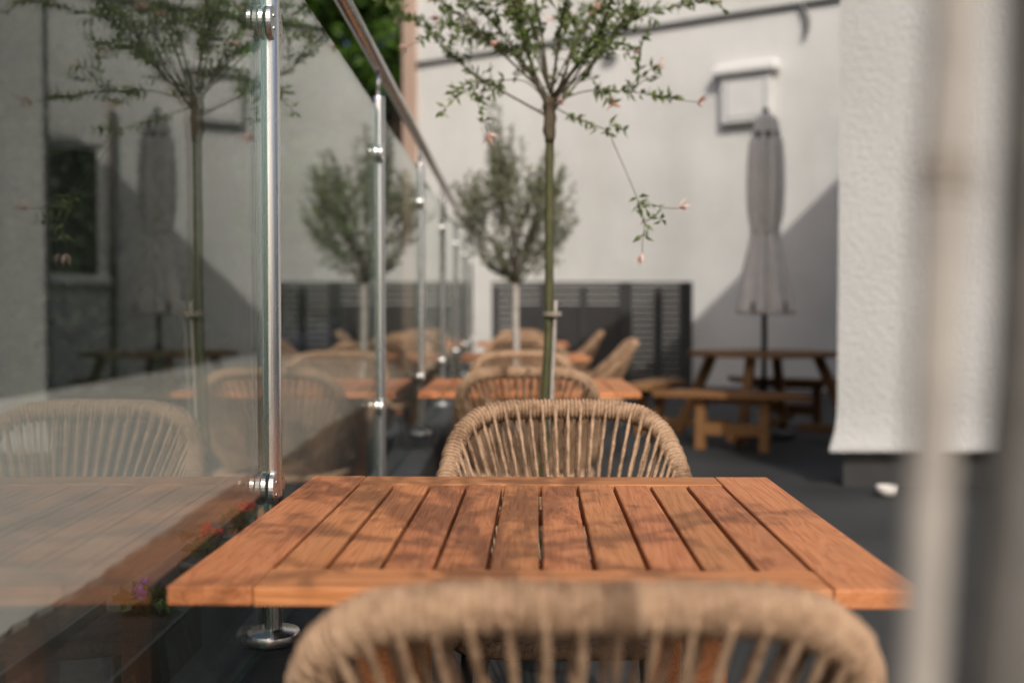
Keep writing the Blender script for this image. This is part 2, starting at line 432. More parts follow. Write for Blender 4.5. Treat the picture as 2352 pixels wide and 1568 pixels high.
def clamp_mesh(side):
    """D shaped glass clamp in two cheeks with a rubber liner, reaching from the post along +-Y"""
    k = MB(); h = 0.0285; flat = 0.022; n = 16
    def dshape(sc_=1.0):
        pts = [(0.016, -h*sc_), (flat+0.006, -h*sc_)]
        for i in range(n+1):
            a = -math.pi/2+math.pi*i/n
            pts.append((flat+0.006+h*0.86*sc_*math.cos(a), h*sc_*math.sin(a)))
        pts.append((0.016, h*sc_)); return pts
    def slab(x0, x1, pts, mi, bev=0.0012):
        m_ = len(pts)
        cy = sum(p[0] for p in pts)/m_
        def ring(x, q): return [(x, side*(cy+(p[0]-cy)*q), p[1]*q) for p in pts]
        q = 1-0.0018/h
        vs = ring(x0, q)+ring(x0+bev, 1)+ring(x1-bev, 1)+ring(x1, q)
        fs = [tuple(range(m_)), tuple(reversed(range(3*m_, 4*m_)))]
        for a in range(3):
            fs += [(a*m_+i, (a+1)*m_+i, (a+1)*m_+(i+1) % m_, a*m_+(i+1) % m_) for i in range(m_)]
        if side > 0: fs = [tuple(reversed(f)) for f in fs]
        fs = [tuple(reversed(f)) for f in fs] if False else fs
        k.add(vs, fs, mi, False)
    ds = dshape()
    slab(-0.0165, -0.0070, ds, 0); slab(0.0070, 0.0165, ds, 0)
    dr = dshape(0.93)
    slab(-0.0070, -0.0053, dr, 1, 0.0004); slab(0.0053, 0.0070, dr, 1, 0.0004)
    for zz in (-0.011, 0.011):           # two socket screws on the outer cheek
        for j, (rr, mi) in enumerate(((0.0042, 0), (0.0024, 1))):
            nn = 12
            x = 0.0165+0.0006*(j+1)
            vs = [(x, side*(0.0235+rr*math.cos(2*math.pi*i/nn)), zz+rr*math.sin(2*math.pi*i/nn)) for i in range(nn)]
            vs += [(0.0160, p[1], p[2]) for p in vs]
            fs = [tuple(range(nn))]+[(i, (i+1) % nn, nn+(i+1) % nn, nn+i) for i in range(nn)]
            k.add(vs, fs, mi)
    me = k.mesh('glass_clamp', ['steel_plate', 'rubber'])
    bm = bmesh.new(); bm.from_mesh(me); bmesh.ops.recalc_face_normals(bm, faces=bm.faces); bm.to_mesh(me); bm.free()
    return me
me_cl = {s: clamp_mesh(s) for s in (-1, 1)}
post_y = [0.35+1.65*i for i in range(8)]
for i, y in enumerate(post_y):
    p = link('post', me_post, rail); p.location = (0, y, 0)
    f_ = link('base_flange', me_fl, p); f_.location = (0, 0, 0.0005)
    link('handrail_stem', me_stem, p)
    for side in (-1, 1):
        if (i == 0 and side < 0) or (i == len(post_y)-1 and side > 0): continue
        for zr in (0.498, -0.312):
            c = link('glass_clamp', me_cl[side], p); c.location = (0, 0, rz(zr))
gp = MB()
gp.box(-0.005, 0.005, 0.032, 1.618, rz(-.577), rz(.633), 0)
gp.m = [1,1,1,0,1,0]                      # only the broad faces are clear; the cut edge is green
me_g = gp.mesh('glass_panel', ['glass', 'glass_edge'])
for y in post_y[:-1]:
    q = link('glass_panel', me_g, rail); q.location = (0, y, 0)
hr = MB(); hr.tube([(0, -1.2, rz(.785)), (0, 4, rz(.785)), (0, 8, rz(.785)), (0, 12.15, rz(.785))], 0.0213, 28)
hr.build('handrail', steel('handrail_steel', 1.0, 0.25), rail)

# ------------------------------------------------------------------ far rendered wall
u = Vector((5.93, -4.0, 0)).normalized(); ang = math.atan2(u.y, u.x)
wall = empty('rendered_building', (-1.58, 19.0, 0), ang)
tag(wall, 'tall white rendered building wall with window beyond the terrace', 'building')
def wl(X): return (X+1.58)/u.x           # world X -> distance along the wall
x0, x1, zz0, zz1 = wl(4.50), wl(5.12), EYE+0.40, EYE+2.16
WW, WH = 15.0, 8.0
k = MB()
vs = [(0,0,0),(WW,0,0),(WW,0,WH),(0,0,WH),(x0,0,zz0),(x1,0,zz0),(x1,0,zz1),(x0,0,zz1),
      (x0,.16,zz0),(x1,.16,zz0),(x1,.16,zz1),(x0,.16,zz1),(0,.5,0),(WW,.5,0),(WW,.5,WH),(0,.5,WH)]
fs = [(0,1,5,4),(1,2,6,5),(2,3,7,6),(3,0,4,7),(4,5,9,8),(5,6,10,9),(6,7,11,10),(7,4,8,11),
      (12,15,14,13),(0,3,15,12),(1,13,14,2),(3,2,14,15)]
k.add(vs, fs); k.build('wall', 'white_render', wall)
k = MB(); k.box(-.27, -.002, -.06, .4, 0, WH); k.build('corner_pilaster', 'tan_render', wall)
win = MB()
t = .065
win.box(x0, x0+t, .05, .13, zz0, zz1); win.box(x1-t, x1, .05, .13, zz0, zz1)
win.box(x0+t, x1-t, .05, .13, zz0, zz0+t); win.box(x0+t, x1-t, .05, .13, zz1-t, zz1)
wf = win.build('window', 'white_paint', wall)
k = MB(); k.box(x0+t, x1-t, .085, .10, zz0+t, zz1-t); k.build('pane', 'window_pane', wf)
k = MB(); k.bbox(x0-.06, x1+.06, -.07, .05, zz0-.07, zz0-.002, .006); k.build('sill', 'white_paint', wf)
k = MB()
k.tube([(wl(4.42), -.05, 0.1), (wl(4.42), -.05, 3.7)], .045, 14)
k.build('drain_pipe', 'brown_pipe', wall)
# cable clipped along the wall, with a loop hanging off it
def on_wall(px, py, off=0.03):
    # ray through the surveyed bearing to the wall plane
    dx = (px-1176.5)/F
    y_ = (19.0 + (-1.58)*(4.0/5.93)) / (1 + dx*(4.0/5.93))
    p = P(px, py, y_); n_ = Vector((u.y, -u.x, 0))
    return p + n_*off
cb = MB()
pts = [on_wall(962,152), on_wall(1150,122), on_wall(1400,84), on_wall(1650,45), on_wall(1860,13), on_wall(1975,-6), on_wall(2150,-40)]
cb.tube(spline(pts, 6), .035, 10)
cb.tube(spline([on_wall(1838,16,.05), on_wall(1852,40,.07), on_wall(1856,62,.08), on_wall(1848,88,.05)], 5), .028, 8)
o = cb.build('wall_cable', 'grey_metal'); tag(o, 'thick grey cable run clipped high along the white wall', 'cable')
# small floodlight behind the willow
fl = empty('wall_light', on_wall(1413,118,0.0), ang); tag(fl, 'small white floodlight fixed on the white wall below the cable', 'wall light')
k = MB(); k.bbox(-.10,.10,-.16,-.08,-.09,.07,.01); k.build('lamp_head', 'white_paint', fl)
k = MB(); k.bbox(-.03,.03,-.085,-.001,-.03,.03,.005); k.build('bracket', 'grey_metal', fl)
# boxy vent cowl
vb = empty('vent_box', on_wall(1717,285,0.0), ang); tag(vb, 'white boxy wall vent with projecting hood above the closed parasol', 'vent')
k = MB(); k.bbox(-.36,.36,-.12,-.001,0.0,.66,.012); k.build('body', 'box_white', vb)
k = MB(); k.bbox(-.46,.46,-.20,-.001,.662,.80,.03,3); k.build('hood', 'white_paint', vb)
k = MB(); k.box(-.29,-.27,-.126,-.1205,.06,.60); k.box(.27,.29,-.126,-.1205,.06,.60); k.box(-.27,.27,-.126,-.1205,.06,.08); k.box(-.27,.27,-.126,-.1205,.58,.60)
k.build('panel_frame', 'pale_grey', vb)

# ------------------------------------------------------------------ nearer building on the right: rendered corner with bell-cast foot
nb = empty('gabled_building', (1.98, 6.88, 0))
tag(nb, 'rough white rendered building corner with flared foot over black plinth', 'building')
foot = EYE-0.86
def corner_ring(off, z):
    # footprint: corner, right, far right, far left; the short side runs back along the sight line
    return [(-off, -off, z), (9.0, -off, z), (9.0, 0.42, z), (0.14-off, 0.42, z)]
prof = [(0.058, foot), (0.062, foot+.012), (0.060, foot+.03), (0.045, foot+.06), (0.028, foot+.10), (0.013, foot+.155), (0.003, foot+.22), (0.0, foot+.28)]
k = MB()
rows = [corner_ring(o_, z_) for o_, z_ in prof]
zt = foot+.28
cols = 40
def gable(x): return EYE+5.50+0.62*min(x, 4.2)-0.62*max(0, x-4.2)
# body with gable head
rw = MB(); vs = []; fs = []
for r_ in rows: vs += r_
for i in range(len(rows)-1):
    for j in range(4): fs.append((i*4+j, i*4+(j+1) % 4, (i+1)*4+(j+1) % 4, (i+1)*4+j))
fs.append((3,2,1,0))
b0 = len(vs); last = (len(rows)-1)*4
vs += [(0,0,gable(0)), (4.2,0,gable(4.2)), (9,0,gable(9)), (9,.42,gable(9)), (4.2,.42,gable(4.2)), (.14,.42,gable(.14))]
fs += [(last,last+1,b0+2,b0+1,b0), (last+1,last+2,b0+3,b0+2), (last+2,last+3,b0+5,b0+4,b0+3), (last+3,last,b0,b0+5),
       (b0,b0+1,b0+4,b0+5), (b0+1,b0+2,b0+3,b0+4)]
rw.add(vs, fs); rw.build('wall', 'rough_render', nb)
k = MB(); k.prism([(.05,.035),(8.9,.035),(8.9,.40),(.18,.40)], 0, foot-.001); k.build('plinth', 'charcoal', nb)
k = MB()
for sgn, a_, b_ in ((1, -.25, 4.2), (-1, 4.2, 9.3)):
    k.add([(a_,-.25,gable(a_)+.01),(b_,-.25,gable(b_)+.01),(b_,.8,gable(b_)+.01),(a_,.8,gable(a_)+.01),
           (a_,-.25,gable(a_)+.13),(b_,-.25,gable(b_)+.13),(b_,.8,gable(b_)+.13),(a_,.8,gable(a_)+.13)],
          [(0,3,2,1),(4,5,6,7),(0,1,5,4),(1,2,6,5),(2,3,7,6),(3,0,4,7)])
k.build('roof', 'charcoal', nb)
bo = MB(); bo.lathe([(0.02,0.0),(0.05,0.006),(0.062,0.03),(0.064,0.06),(0.060,0.06),(0.056,0.03),(0.03,0.012)], 24)
o = bo.build('bowl', 'pale_ceramic'); o.location = P(2042, 1140, 6.55); o.location.z = 0.001
tag(o, 'small pale round bowl on the floor before the black plinth', 'bowl')

# ------------------------------------------------------------------ black slatted screen in front of the wall
fx0, fx1, fy = -0.22, 2.40, 15.15
fn = empty('slatted_screen', (fx0, fy, 0)); tag(fn, 'black horizontal slat screen fence standing before the white wall', 'fence')
FH = EYE+0.365
def fpx(px): return (px-1176.5)/F*fy - fx0
ppos = [(0.0,.10), (fpx(1247),.09), (fpx(1340),.09), (fpx(1437),.16), (fpx(1512),.10), (fpx(1576),.16)]
for i, (px_, wd) in enumerate(ppos):
    k = MB(); k.bbox(px_-wd/2, px_+wd/2, -.05, .05, 0, FH-.02 if i % 2 else FH-.035, .004, 1); k.build('post', 'black_slat', fn)
k = MB(); k.bbox(-.06, fpx(1590), -.06, .06, FH-.018, FH+.012, .006, 1); k.build('top_rail', 'black_slat', fn)
for i in range(len(ppos)-1):
    a_ = ppos[i][0]+ppos[i][1]/2+.002; b_ = ppos[i+1][0]-ppos[i+1][1]/2-.002
    k = MB(); k.bbox(0, b_-a_, -.012, .012, 0, .0705, .003, 1); me = k.mesh('slat', 'slat_paint')
    z = FH-.022-.083*17
    while z < FH-.085:
        s_ = link('slat', me, fn); s_.location = (a_, 0, z); z += .083
bn = empty('storage_bin', (P(1300,700,15.75).x, 15.75, 0)); tag(bn, 'dark bin standing behind the black slat screen', 'bin')
k = MB(); k.bbox(-.72,.72,-.28,.25,.06,1.06,.03,2); k.build('body', 'bin_green', bn)
k = MB(); k.bbox(-.75,.75,-.31,.28,1.062,1.13,.02,2); k.build('lid', 'bin_green', bn)
for sx in (-.6,.6):
    k = MB(); k.tube([(sx-.03,0,.03),(sx+.03,0,.03)], .0295, 14); k.build('castor', 'rubber', bn)

# ------------------------------------------------------------------ round picnic table and parasol
pt = empty('picnic_table', (2.14, 9.6, 0), R(-26))
tag(pt, 'round brown timber picnic table with four attached benches beside the white corner', 'picnic table')
TT = .73
# top boards (each cut to the octagon)
rad_t = .62
nb_ = 9; bw = 2*rad_t/nb_
def oct_half(yv):
    ap = rad_t; 
    s_ = ap*math.tan(math.pi/8)
    ay = abs(yv)
    return ap if ay <= s_ else ap-(ay-s_)
for i in range(nb_):
    ya, yb = -rad_t+i*bw+.004, -rad_t+(i+1)*bw-.004
    if abs(ya) < .05 and abs(yb) < .09: pass
    a0, a1 = oct_half(ya), oct_half(yb)
    k = MB(); k.prism([(-a0,ya),(a0,ya),(a1,yb),(-a1,yb)], TT-.034, TT)
    k.build('top_board', 'picnic_wood', pt)
for q in range(4):
    a_ = q*math.pi/2
    rotm = Matrix.Rotation(a_, 4, 'Z')
    def T(p): return rotm @ Vector(p)
    # bench: two curved planks as straight octagon pieces
    for (r0, r1) in ((.84,.97), (.98,1.11)):
        k = MB(); h0 = r0*math.tan(R(29)); h1 = r1*math.tan(R(29))
        k.prism([tuple(T((-h0,-r0,0)))[:2], tuple(T((-h1,-r1,0)))[:2], tuple(T((h1,-r1,0)))[:2], tuple(T((h0,-r0,0)))[:2]], .405, .45)
        k.build('bench_plank', 'picnic_wood', pt)
    for sx in (-.25,.25):
        def bar(p0, p1, wx, wy, name):
            p0, p1 = Vector(p0), Vector(p1); d = (p1-p0).normalized()
            sx_ = Vector((1,0,0)) if abs(d.x) < .9 else Vector((0,1,0))
            sy_ = d.cross(sx_).normalized(); sx_ = sy_.cross(d).normalized()
            k = MB(); cor = []
            for p_ in (p0, p1):
                for (aa, bb) in ((-1,-1),(1,-1),(1,1),(-1,1)): cor.append(T(p_+sx_*wx*aa+sy_*wy*bb))
            k.add(cor, [(3,2,1,0),(4,5,6,7),(0,1,5,4),(1,2,6,5),(2,3,7,6),(3,0,4,7)])
            return k.build(name, 'picnic_wood', pt)
        bar((sx,-1.02,0), (sx,-1.0,.403), .036, .038, 'bench_leg')
    # sloping brace from under the top to the bench, stretcher and foot rail
    bar((0,-.45,TT-.036), (0,-.76,0.0), .036, .04, 'table_leg')
    bar((-.22,-1.01,.16), (.22,-1.01,.16), .022, .045, 'foot_rail')
    bar((0,-1.06,.10), (0,-.30,.10), .03, .03, 'stretcher')
    bar((-.32,-.95,.380), (.32,-.95,.380), .03, .022, 'seat_bearer')
um = empty('closed_parasol', (2.14, 9.6, 0)); tag(um, 'closed grey beige parasol standing through the round picnic table', 'parasol')
k = MB(); k.lathe([(.024,0.03),(.024,2.70)], 16); k.build('pole', 'umbrella_pole', um)
k = MB(); k.lathe([(.26,0),(.26,.05),(.05,.07),(.035,.30),(.03,.30)], 28); k.build('base', 'dark_metal', um)
def folded(prof, name, n=64, ribs=8, amp=.24, seed=1):
    k = MB(); rr = random.Random(seed)
    ph = [rr.uniform(.75,1.25) for _ in range(ribs)]
    def rf(a, z):
        i = int(a/(2*math.pi)*ribs) % ribs
        return 1+amp*ph[i]*(abs(math.sin(a*ribs/2))*2-1.1)
    k.lathe(prof, n, rf=rf, cap=False); return k
zr = lambda py: EYE+(HOR-py)/271.0
prof = [(.03,zr(262)),(.075,zr(275)),(.095,zr(300)),(.10,zr(318)),(.115,zr(322)),(.128,zr(370)),(.133,zr(430)),(.125,zr(490)),(.100,zr(530)),(.108,zr(548)),(.14,zr(590)),(.17,zr(640)),(.195,zr(690)),(.208,zr(716)),(.195,zr(722)),(.10,zr(700))]
# finer rows
fine = []
for (a_, b_) in zip(prof, prof[1:]):
    for i in range(4): fine.append((a_[0]+(b_[0]-a_[0])*i/4, a_[1]+(b_[1]-a_[1])*i/4))
fine.append(prof[-1])
folded(fine, 'canopy', 96).build('canopy', 'canvas', um)
k = MB(); k.lathe([(.107,zr(322)),(.112,zr(319)),(.112,zr(309)),(.105,zr(306))], 24, cap=False); k.build('top_band', 'strap', um)
k = MB(); k.lathe([(.118,zr(534)),(.122,zr(532)),(.122,zr(524)),(.118,zr(522))], 24, cap=False); k.build('tie_strap', 'canvas', um)
k = MB(); k.lathe([(.008,zr(265)),(.03,zr(262)),(.03,zr(256)),(.012,zr(250)),(.004,zr(249))], 16); k.build('finial', 'umbrella_pole', um)
for i, a_ in enumerate((R(-125), R(-50), R(60), R(150))):
    k = MB(); k.bbox(-.028,.028,-.012,.012,-.045,.045,.006,1)
    o = k.build('rib_pocket', 'strap', um); o.location = (.20*math.cos(a_), .20*math.sin(a_), zr(706)); o.rotation_euler = (0,0,a_+R(90))

# ------------------------------------------------------------------ teak dining tables
TW = .90; TD = .905; SB = .104; ER = .098; TH = .024; TZ = .75
bb = lambda lx, ly: (lambda k: (k.bbox(-lx/2, lx/2, -ly/2, ly/2, -TH, 0, .0028, 2), k)[1])(MB())
me_side = bb(SB-.0015, TD).mesh('side_board', 'teak')
inner = TW-2*SB; ns = 10; gap = .0062
sw = (inner-gap*(ns+1)+2*gap*.4)/ns
me_rail = bb(ER, inner-.001).mesh('end_rail', 'teak')
me_slat = bb(sw, TD-2*ER-.004).mesh('slat', 'teak')
k = MB(); k.bbox(-.0275,.0275,-.0275,.0275,0,TZ-TH-.002,.003,1); me_leg = k.mesh('leg', 'teak')
k = MB(); k.bbox(-.012,.012,-(TD-.48)/2,(TD-.48)/2,-.055,0,.002,1); me_ap = k.mesh('apron', 'teak')
k = MB(); k.bbox(-.02,.02,-(TW-.31)/2,(TW-.31)/2,-.022,0,.002,1); me_bt = k.mesh('batten', 'teak')
def dining_table(X, Y, rot, label):
    t = empty('dining_table', (X, Y, 0), rot); tag(t, label, 'table', 'teak dining tables in a row')
    for s in (-1, 1):
        o = link('side_board', me_side, t); o.location = (s*(TW-SB)/2, 0, TZ)
        o = link('end_rail', me_rail, t); o.location = (0, s*(TD-ER)/2, TZ-.0006); o.rotation_euler = (0,0,R(90))
        o = link('apron', me_ap, t); o.location = (s*(TW/2-.225), 0, TZ-TH-.0245)
        o = link('batten', me_bt, t); o.location = (0, s*.2, TZ-TH-.001); o.rotation_euler = (0,0,R(90))
        for q in (-1, 1):
            o = link('leg', me_leg, t); o.location = (s*(TW/2-.225), q*(TD/2-.21), 0)
    for i in range(ns):
        o = link('slat', me_slat, t)
        o.location = (-inner/2+gap*.6+sw/2+i*(sw+gap), 0, TZ-.0012-.0008*((i*7) % 3))
    return t
dining_table(.045, 1.79, R(-1.3), 'orange brown teak slat table between two tan rope chairs, right against the railing post')
dining_table(.075, 5.00, R(-.5), 'teak slat table just beyond the slim willow tree trunk')
dining_table(.09, 8.24, R(.4), 'teak slat table between the olive tree and the farthest table')
dining_table(.10, 11.45, R(0), 'teak slat table nearest the black slat screen')

# ------------------------------------------------------------------ rope chairs
half = [(0,-.290,.835),(.10,-.287,.834),(.172,-.272,.824),(.219,-.244,.795),(.243,-.208,.752),(.257,-.155,.697),(.267,-.075,.625),(.268,.02,.55),(.260,.12,.482),(.244,.20,.435)]
rim_c = [(-x,y,z) for x,y,z in reversed(half[1:])]+half
STEP = .0011
rim_pts = resample(spline(rim_c, 10), STEP)
def rim_mesh():
    k = MB(); n = 16; rr = random.Random(5)
    per = .0088
    # coils of rope round the frame: rounded ridges, each a bit different
    jit = [rr.uniform(.96,1.045) for _ in range(600)]
    rads = []
    for i in range(len(rim_pts)):
        s_ = i*STEP/per; j = int(s_); f_ = s_-j
        rads.append((.0180+.0064*max(0, 1-(2*f_-1)**2)**.6)*jit[j % 600])
    sk = [rr.uniform(0, 6.28) for _ in range(600)]
    def rf(i, a):
        j = int(i*STEP/per); return 1+.025*math.sin(a*1+sk[j % 600])+.012*math.sin(a*9+i*.9)
    k.tube(rim_pts, rads, n, rfun=rf)
    return k.mesh('rope_rim', 'rope')
def at_rim(t):
    i = t*(len(rim_pts)-1); j = min(len(rim_pts)-2, int(i)); return rim_pts[j].lerp(rim_pts[j+1], i-j)
def seat_pt(uu):
    ph = uu*R(112)
    return Vector((.205*math.sin(ph), -.165*math.cos(ph)+.02, .432+.05*max(0, math.cos(ph))**3))
NC = 46
def cord(k, t, outer, seed, hi=True):
    uu = 2*t-1
    a = at_rim(t); b = seat_pt(uu*.97)
    tan = (at_rim(min(1, t+.01))-at_rim(max(0, t-.01))).normalized()
    d = (b-a).normalized()
    nrm = tan.cross(d).normalized()           # across the web, in or out
    if nrm.y < 0 and abs(uu) < .6: nrm = -nrm
    elif abs(uu) >= .6 and nrm.x*a.x > 0: nrm = -nrm
    sgn = 1 if not outer else -1
    p0 = a + nrm*sgn*.0215 + d*(-.004)
    p1 = b + nrm*sgn*.006
    mid = (p0+p1)/2 + nrm*sgn*.004
    pts = resample(spline([p0, mid, p1], 6), .006 if hi else .03)
    rr = random.Random(seed); ph = rr.uniform(0, 6)
    if hi: k.tube(pts, .0038, 8, rfun=lambda i, an: 1+.20*math.cos(2*an-i*.75+ph))
    else: k.tube(pts, .0038, 5)
cords = []; web = MB()
for i in range(NC):
    t = .09+.82*i/(NC-1)
    for outer in (False, True):
        k = MB(); cord(k, t+(.0035 if outer else 0), outer, i*2+outer); cords.append(k.mesh('cord', 'rope'))
        cord(web, t+(.0035 if outer else 0), outer, i*2+outer, False)
me_web = web.mesh('cord_web', 'rope')
me_rim = rim_mesh()
# seat: rope wound across a frame
k = MB()
ring = [Vector((.245*math.copysign(abs(math.cos(a))**.55, math.cos(a)), .015+.205*math.copysign(abs(math.sin(a))**.55, math.sin(a)), .425)) for a in [2*math.pi*i/64 for i in range(64)]]
k.tube(ring, .017, 10, closed=True); me_sf = k.mesh('seat_frame', 'rope')
k = MB()
for i in range(44):
    y = -.178+.386*i/43
    hw = .245*(max(0, 1-(abs((y-.015)/.205))**3.6))**(1/3.6)
    if hw < .05: continue
    dz = -.016*(1-((y-.015)/.205)**2)
    k.tube([(-hw,y,.440),(-hw*.5,y,.440+dz),(0,y,.438+dz*1.3),(hw*.5,y,.440+dz),(hw,y,.440)], .0046, 6)
me_seat = k.mesh('woven_seat', 'rope')
legs = []
for sx in (-1, 1):
    for (y0, y1, xx0, xx1) in ((.17,.205,.20,.235), (-.14,-.20,.165,.205)):
        k = MB(); k.tube([(sx*xx1, y1, 0), (sx*(xx0+xx1)/2, (y0+y1)/2, .21), (sx*xx0, y0, .415)], [.0095,.0115,.014], 12)
        legs.append(k.mesh('leg', 'dark_metal'))
def chair(X, Y, rot, label, fine=True, sc_=1.015):
    c = empty('rope_chair', (X, Y, 0), rot); c.scale = (1.015,1.015,1.015); tag(c, label, 'chair', 'tan rope dining chairs')
    c.scale = (sc_, sc_, sc_)
    link('rope_rim', me_rim, c); sf = link('seat_frame', me_sf, c); link('woven_seat', me_seat, sf)
    for l_ in legs: link('leg', l_, c)
    if fine:
        for m_ in cords: link('cord', m_, c)
    else: link('cord_web', me_web, c, 'stuff')
    return c
near_t = 'the table against the railing post'
chair(.066, 1.213, R(0), 'tan rope chair seen from behind, at the table against the railing post', True, 1.0)
chair(.118, 2.36, R(180.5), 'tan rope chair facing its table, in front of the slim willow trunk')
chair(.062, 4.50, R(-1), 'tan rope chair seen from behind, just past the slim willow trunk')
chair(.05, 5.62, R(180), 'tan rope chair facing its table, just before the pale olive trunk')
chair(.105, 7.74, R(1), 'tan rope chair seen from behind, just past the pale olive trunk', False)
chair(.05, 8.78, R(179), 'tan rope chair facing its table, two rows past the willow trunk', False)
chair(.10, 10.96, R(0), 'tan rope chair seen from behind at the table nearest the slat screen', False)
chair(.10, 12.10, R(181), 'tan rope chair facing its table, farthest one before the slat screen', False)
chair(.60, 8.30, R(92), 'tan rope chair turned side on at the end of the table past the olive tree', False)
chair(.62, 11.55, R(88), 'tan rope chair turned side on at the table nearest the slat screen', False)

# ------------------------------------------------------------------ foliage
def leaf(k, p, d, up, ln, wd, fold=.25, curl=.0):
    d = d.normalized(); s_ = d.cross(up)
    if s_.length < 1e-4: s_ = d.orthogonal()
    s_.normalize(); n_ = s_.cross(d)
    m1 = p+d*ln*.42+n_*ln*curl*.5
    k.add([p, m1+s_*wd*.5+n_*wd*fold, p+d*ln-n_*ln*curl, m1-s_*wd*.5+n_*wd*fold, m1], [(0,4,1),(4,2,1),(0,3,4),(3,2,4)], 0, False)
def rvec(r):
    while True:
        v = Vector((r.uniform(-1,1), r.uniform(-1,1), r.uniform(-1,1)))
        if .05 < v.length < 1: return v.normalized()
def willow(loc, head, seed, label, hand=(), extra=26, lo=30, down=True, cane_pts=None, foot_pt=None, bark='willow_bark', tie_z=None):
    r = random.Random(seed)
    t = empty('willow_tree', loc); tag(t, label, 'tree', 'potted standard willows between the tables')
    o0 = Vector(loc)
    hd = Vector(head)-o0
    ft = Vector((0,0,.33)) if foot_pt is None else Vector(foot_pt)-o0
    mid = ft.lerp(hd, .5)+Vector((.006,0,0))
    tp = resample(spline([ft, ft.lerp(hd,.3)+Vector((-.003,.004,0)), mid, ft.lerp(hd,.75)+Vector((.003,0,0)), hd], 8), .03)
    n_ = len(tp); bumps = [1+r.uniform(-.05,.05)+(.14 if r.random() < .06 else 0) for _ in tp]
    k = MB(); k.tube(tp, [(.0155-.0025*i/n_)*bumps[i] for i in range(n_)], 14)
    tr_ = k.build('trunk', bark, t)
    k = MB(); gp_ = [hd+(ft-hd).normalized()*.11*(1-i/6) + Vector((.002*math.sin(i*2),0,0)) for i in range(7)]
    gp_.append(hd+Vector((0,0,.03)))
    k.tube(gp_, [.0135,.017,.0205,.0185,.0200,.0185,.0225,.018], 14); k.build('graft_union', 'graft_bark', tr_)
    br = MB(); lv = MB(); pk = MB()
    def tuft(p, d, n, ln):
        for _ in range(n):
            q = (d*.7+rvec(r)*.9).normalized()
            leaf(lv, p+rvec(r)*.003, q, rvec(r), ln*r.uniform(.6,1.15), ln*r.uniform(.30,.42), .2, r.uniform(0,.18))
    def pink(p, d):
        for _ in range(r.randint(6,9)):
            q = (d*.9+rvec(r)*.75).normalized()
            leaf(pk, p, q, rvec(r), r.uniform(.026,.044), r.uniform(.006,.010), .15, .1)
    def shoot(pts, r0, dens=1.0, leafy=(0.15,1.0), tip=True, sub=True, ln=.033, bare=()):
        pts = resample(pts, .016); n = len(pts)
        br.tube(pts, [max(.0011, r0*(1-.8*i/n)) for i in range(n)], 5, cap=False)
        for i in range(1, n):
            f = i/n
            d = (pts[i]-pts[i-1]).normalized()
            if f < leafy[0] or f > leafy[1] or any(a_ <= f <= b_ for a_, b_ in bare): continue
            if r.random() < .85*dens: tuft(pts[i], d, r.randint(2,4), ln)
            if sub and r.random() < .21*dens:
                q = (d*.8+rvec(r)*.75+Vector((0,0,.15))).normalized(); L_ = r.uniform(.05,.15)
                a_ = pts[i]; b_ = a_+q*L_*.5; c_ = b_+(q+Vector((0,0,-.15))+rvec(r)*.25).normalized()*L_*.5
                shoot(spline([a_, b_, c_], 4), .0013, .95, (0.1,1), r.random() < .22, False, ln*.95)
        if tip: pink(pts[-1], (pts[-1]-pts[-2]).normalized())
    for pts, kw in hand:
        shoot(spline([Vector(p)-o0 for p in pts], 8), kw.pop('r0', .0032), **kw)
    for i in range(extra):
        az = 2*math.pi*(i*.618+r.uniform(-.05,.05)); el = R(r.uniform(lo, 84))
        d = Vector((math.cos(az)*math.cos(el), math.sin(az)*math.cos(el), math.sin(el)))
        L_ = r.uniform(.45,.85)*(1 if el > R(30) else .6)
        a_ = hd+Vector((0,0,r.uniform(-.035,.05)))
        b_ = a_+d*L_*.4+rvec(r)*.05
        d2 = (d+Vector((math.cos(az), math.sin(az), 0))*.22+rvec(r)*.3).normalized(); c_ = b_+d2*L_*.35
        d3 = (d2+Vector((math.cos(az), math.sin(az), -.35))*.3+rvec(r)*.15).normalized(); e_ = c_+d3*L_*.3
        shoot(spline([a_, b_, c_, e_], 6), r.uniform(.0028,.0048), 1.0, (.22,1), r.random() < .4)
    br.build('branches', 'twig_bark', t)
    cr = lv.build('crown', 'willow_leaf', t, 'stuff'); 
    if pk.v: pk.build('pink_shoot_tips', 'pink_leaf', cr, 'stuff')
    if cane_pts:
        k = MB(); cp = resample([Vector(p)-o0 for p in cane_pts], .04)
        k.tube(cp, [(.0078 if tie_z else .0058)*(1.18 if i % 7 == 0 else 1) for i in range(len(cp))], 10); ca = k.build('cane', 'cane', t)
        k = MB()
        z_ = tie_z if tie_z else cp[-1].z-.03
        tk = min(tp, key=lambda q: abs(q.z-z_)); ck = min(cp, key=lambda q: abs(q.z-z_))
        c_ = (tk+ck)/2; rx = (tk-ck).length/2+.019 if not tie_z else .0095; c_ = c_ if not tie_z else ck; dirx = (tk-ck).normalized(); diry = Vector((0,0,1)).cross(dirx)
        for q_ in range(3):
            k.tube([c_+dirx*rx*math.cos(a_)+diry*(.021 if not tie_z else .0095)*math.sin(a_)+Vector((0,0,.005*(q_-1))) for a_ in [2*math.pi*i/20 for i in range(20)]], .0022 if not tie_z else .0012, 6, closed=True)
        k.build('tie', 'tie', t)
    k = MB(); k.lathe([(.13,0),(.135,.005),(.17,.31),(.185,.315),(.19,.35),(.182,.352),(.165,.35),(.158,.318),(.02,.315)], 32); pot = k.build('pot', 'pot', t)
    k = MB(); k.lathe([(.001,.333),(.157,.325)], 24, cap=False); k.build('soil', 'soil', pot)
    return t
D0 = 3.48
h2 = P(1263, 248, D0)
def B(*a): return [P(*p) for p in a]
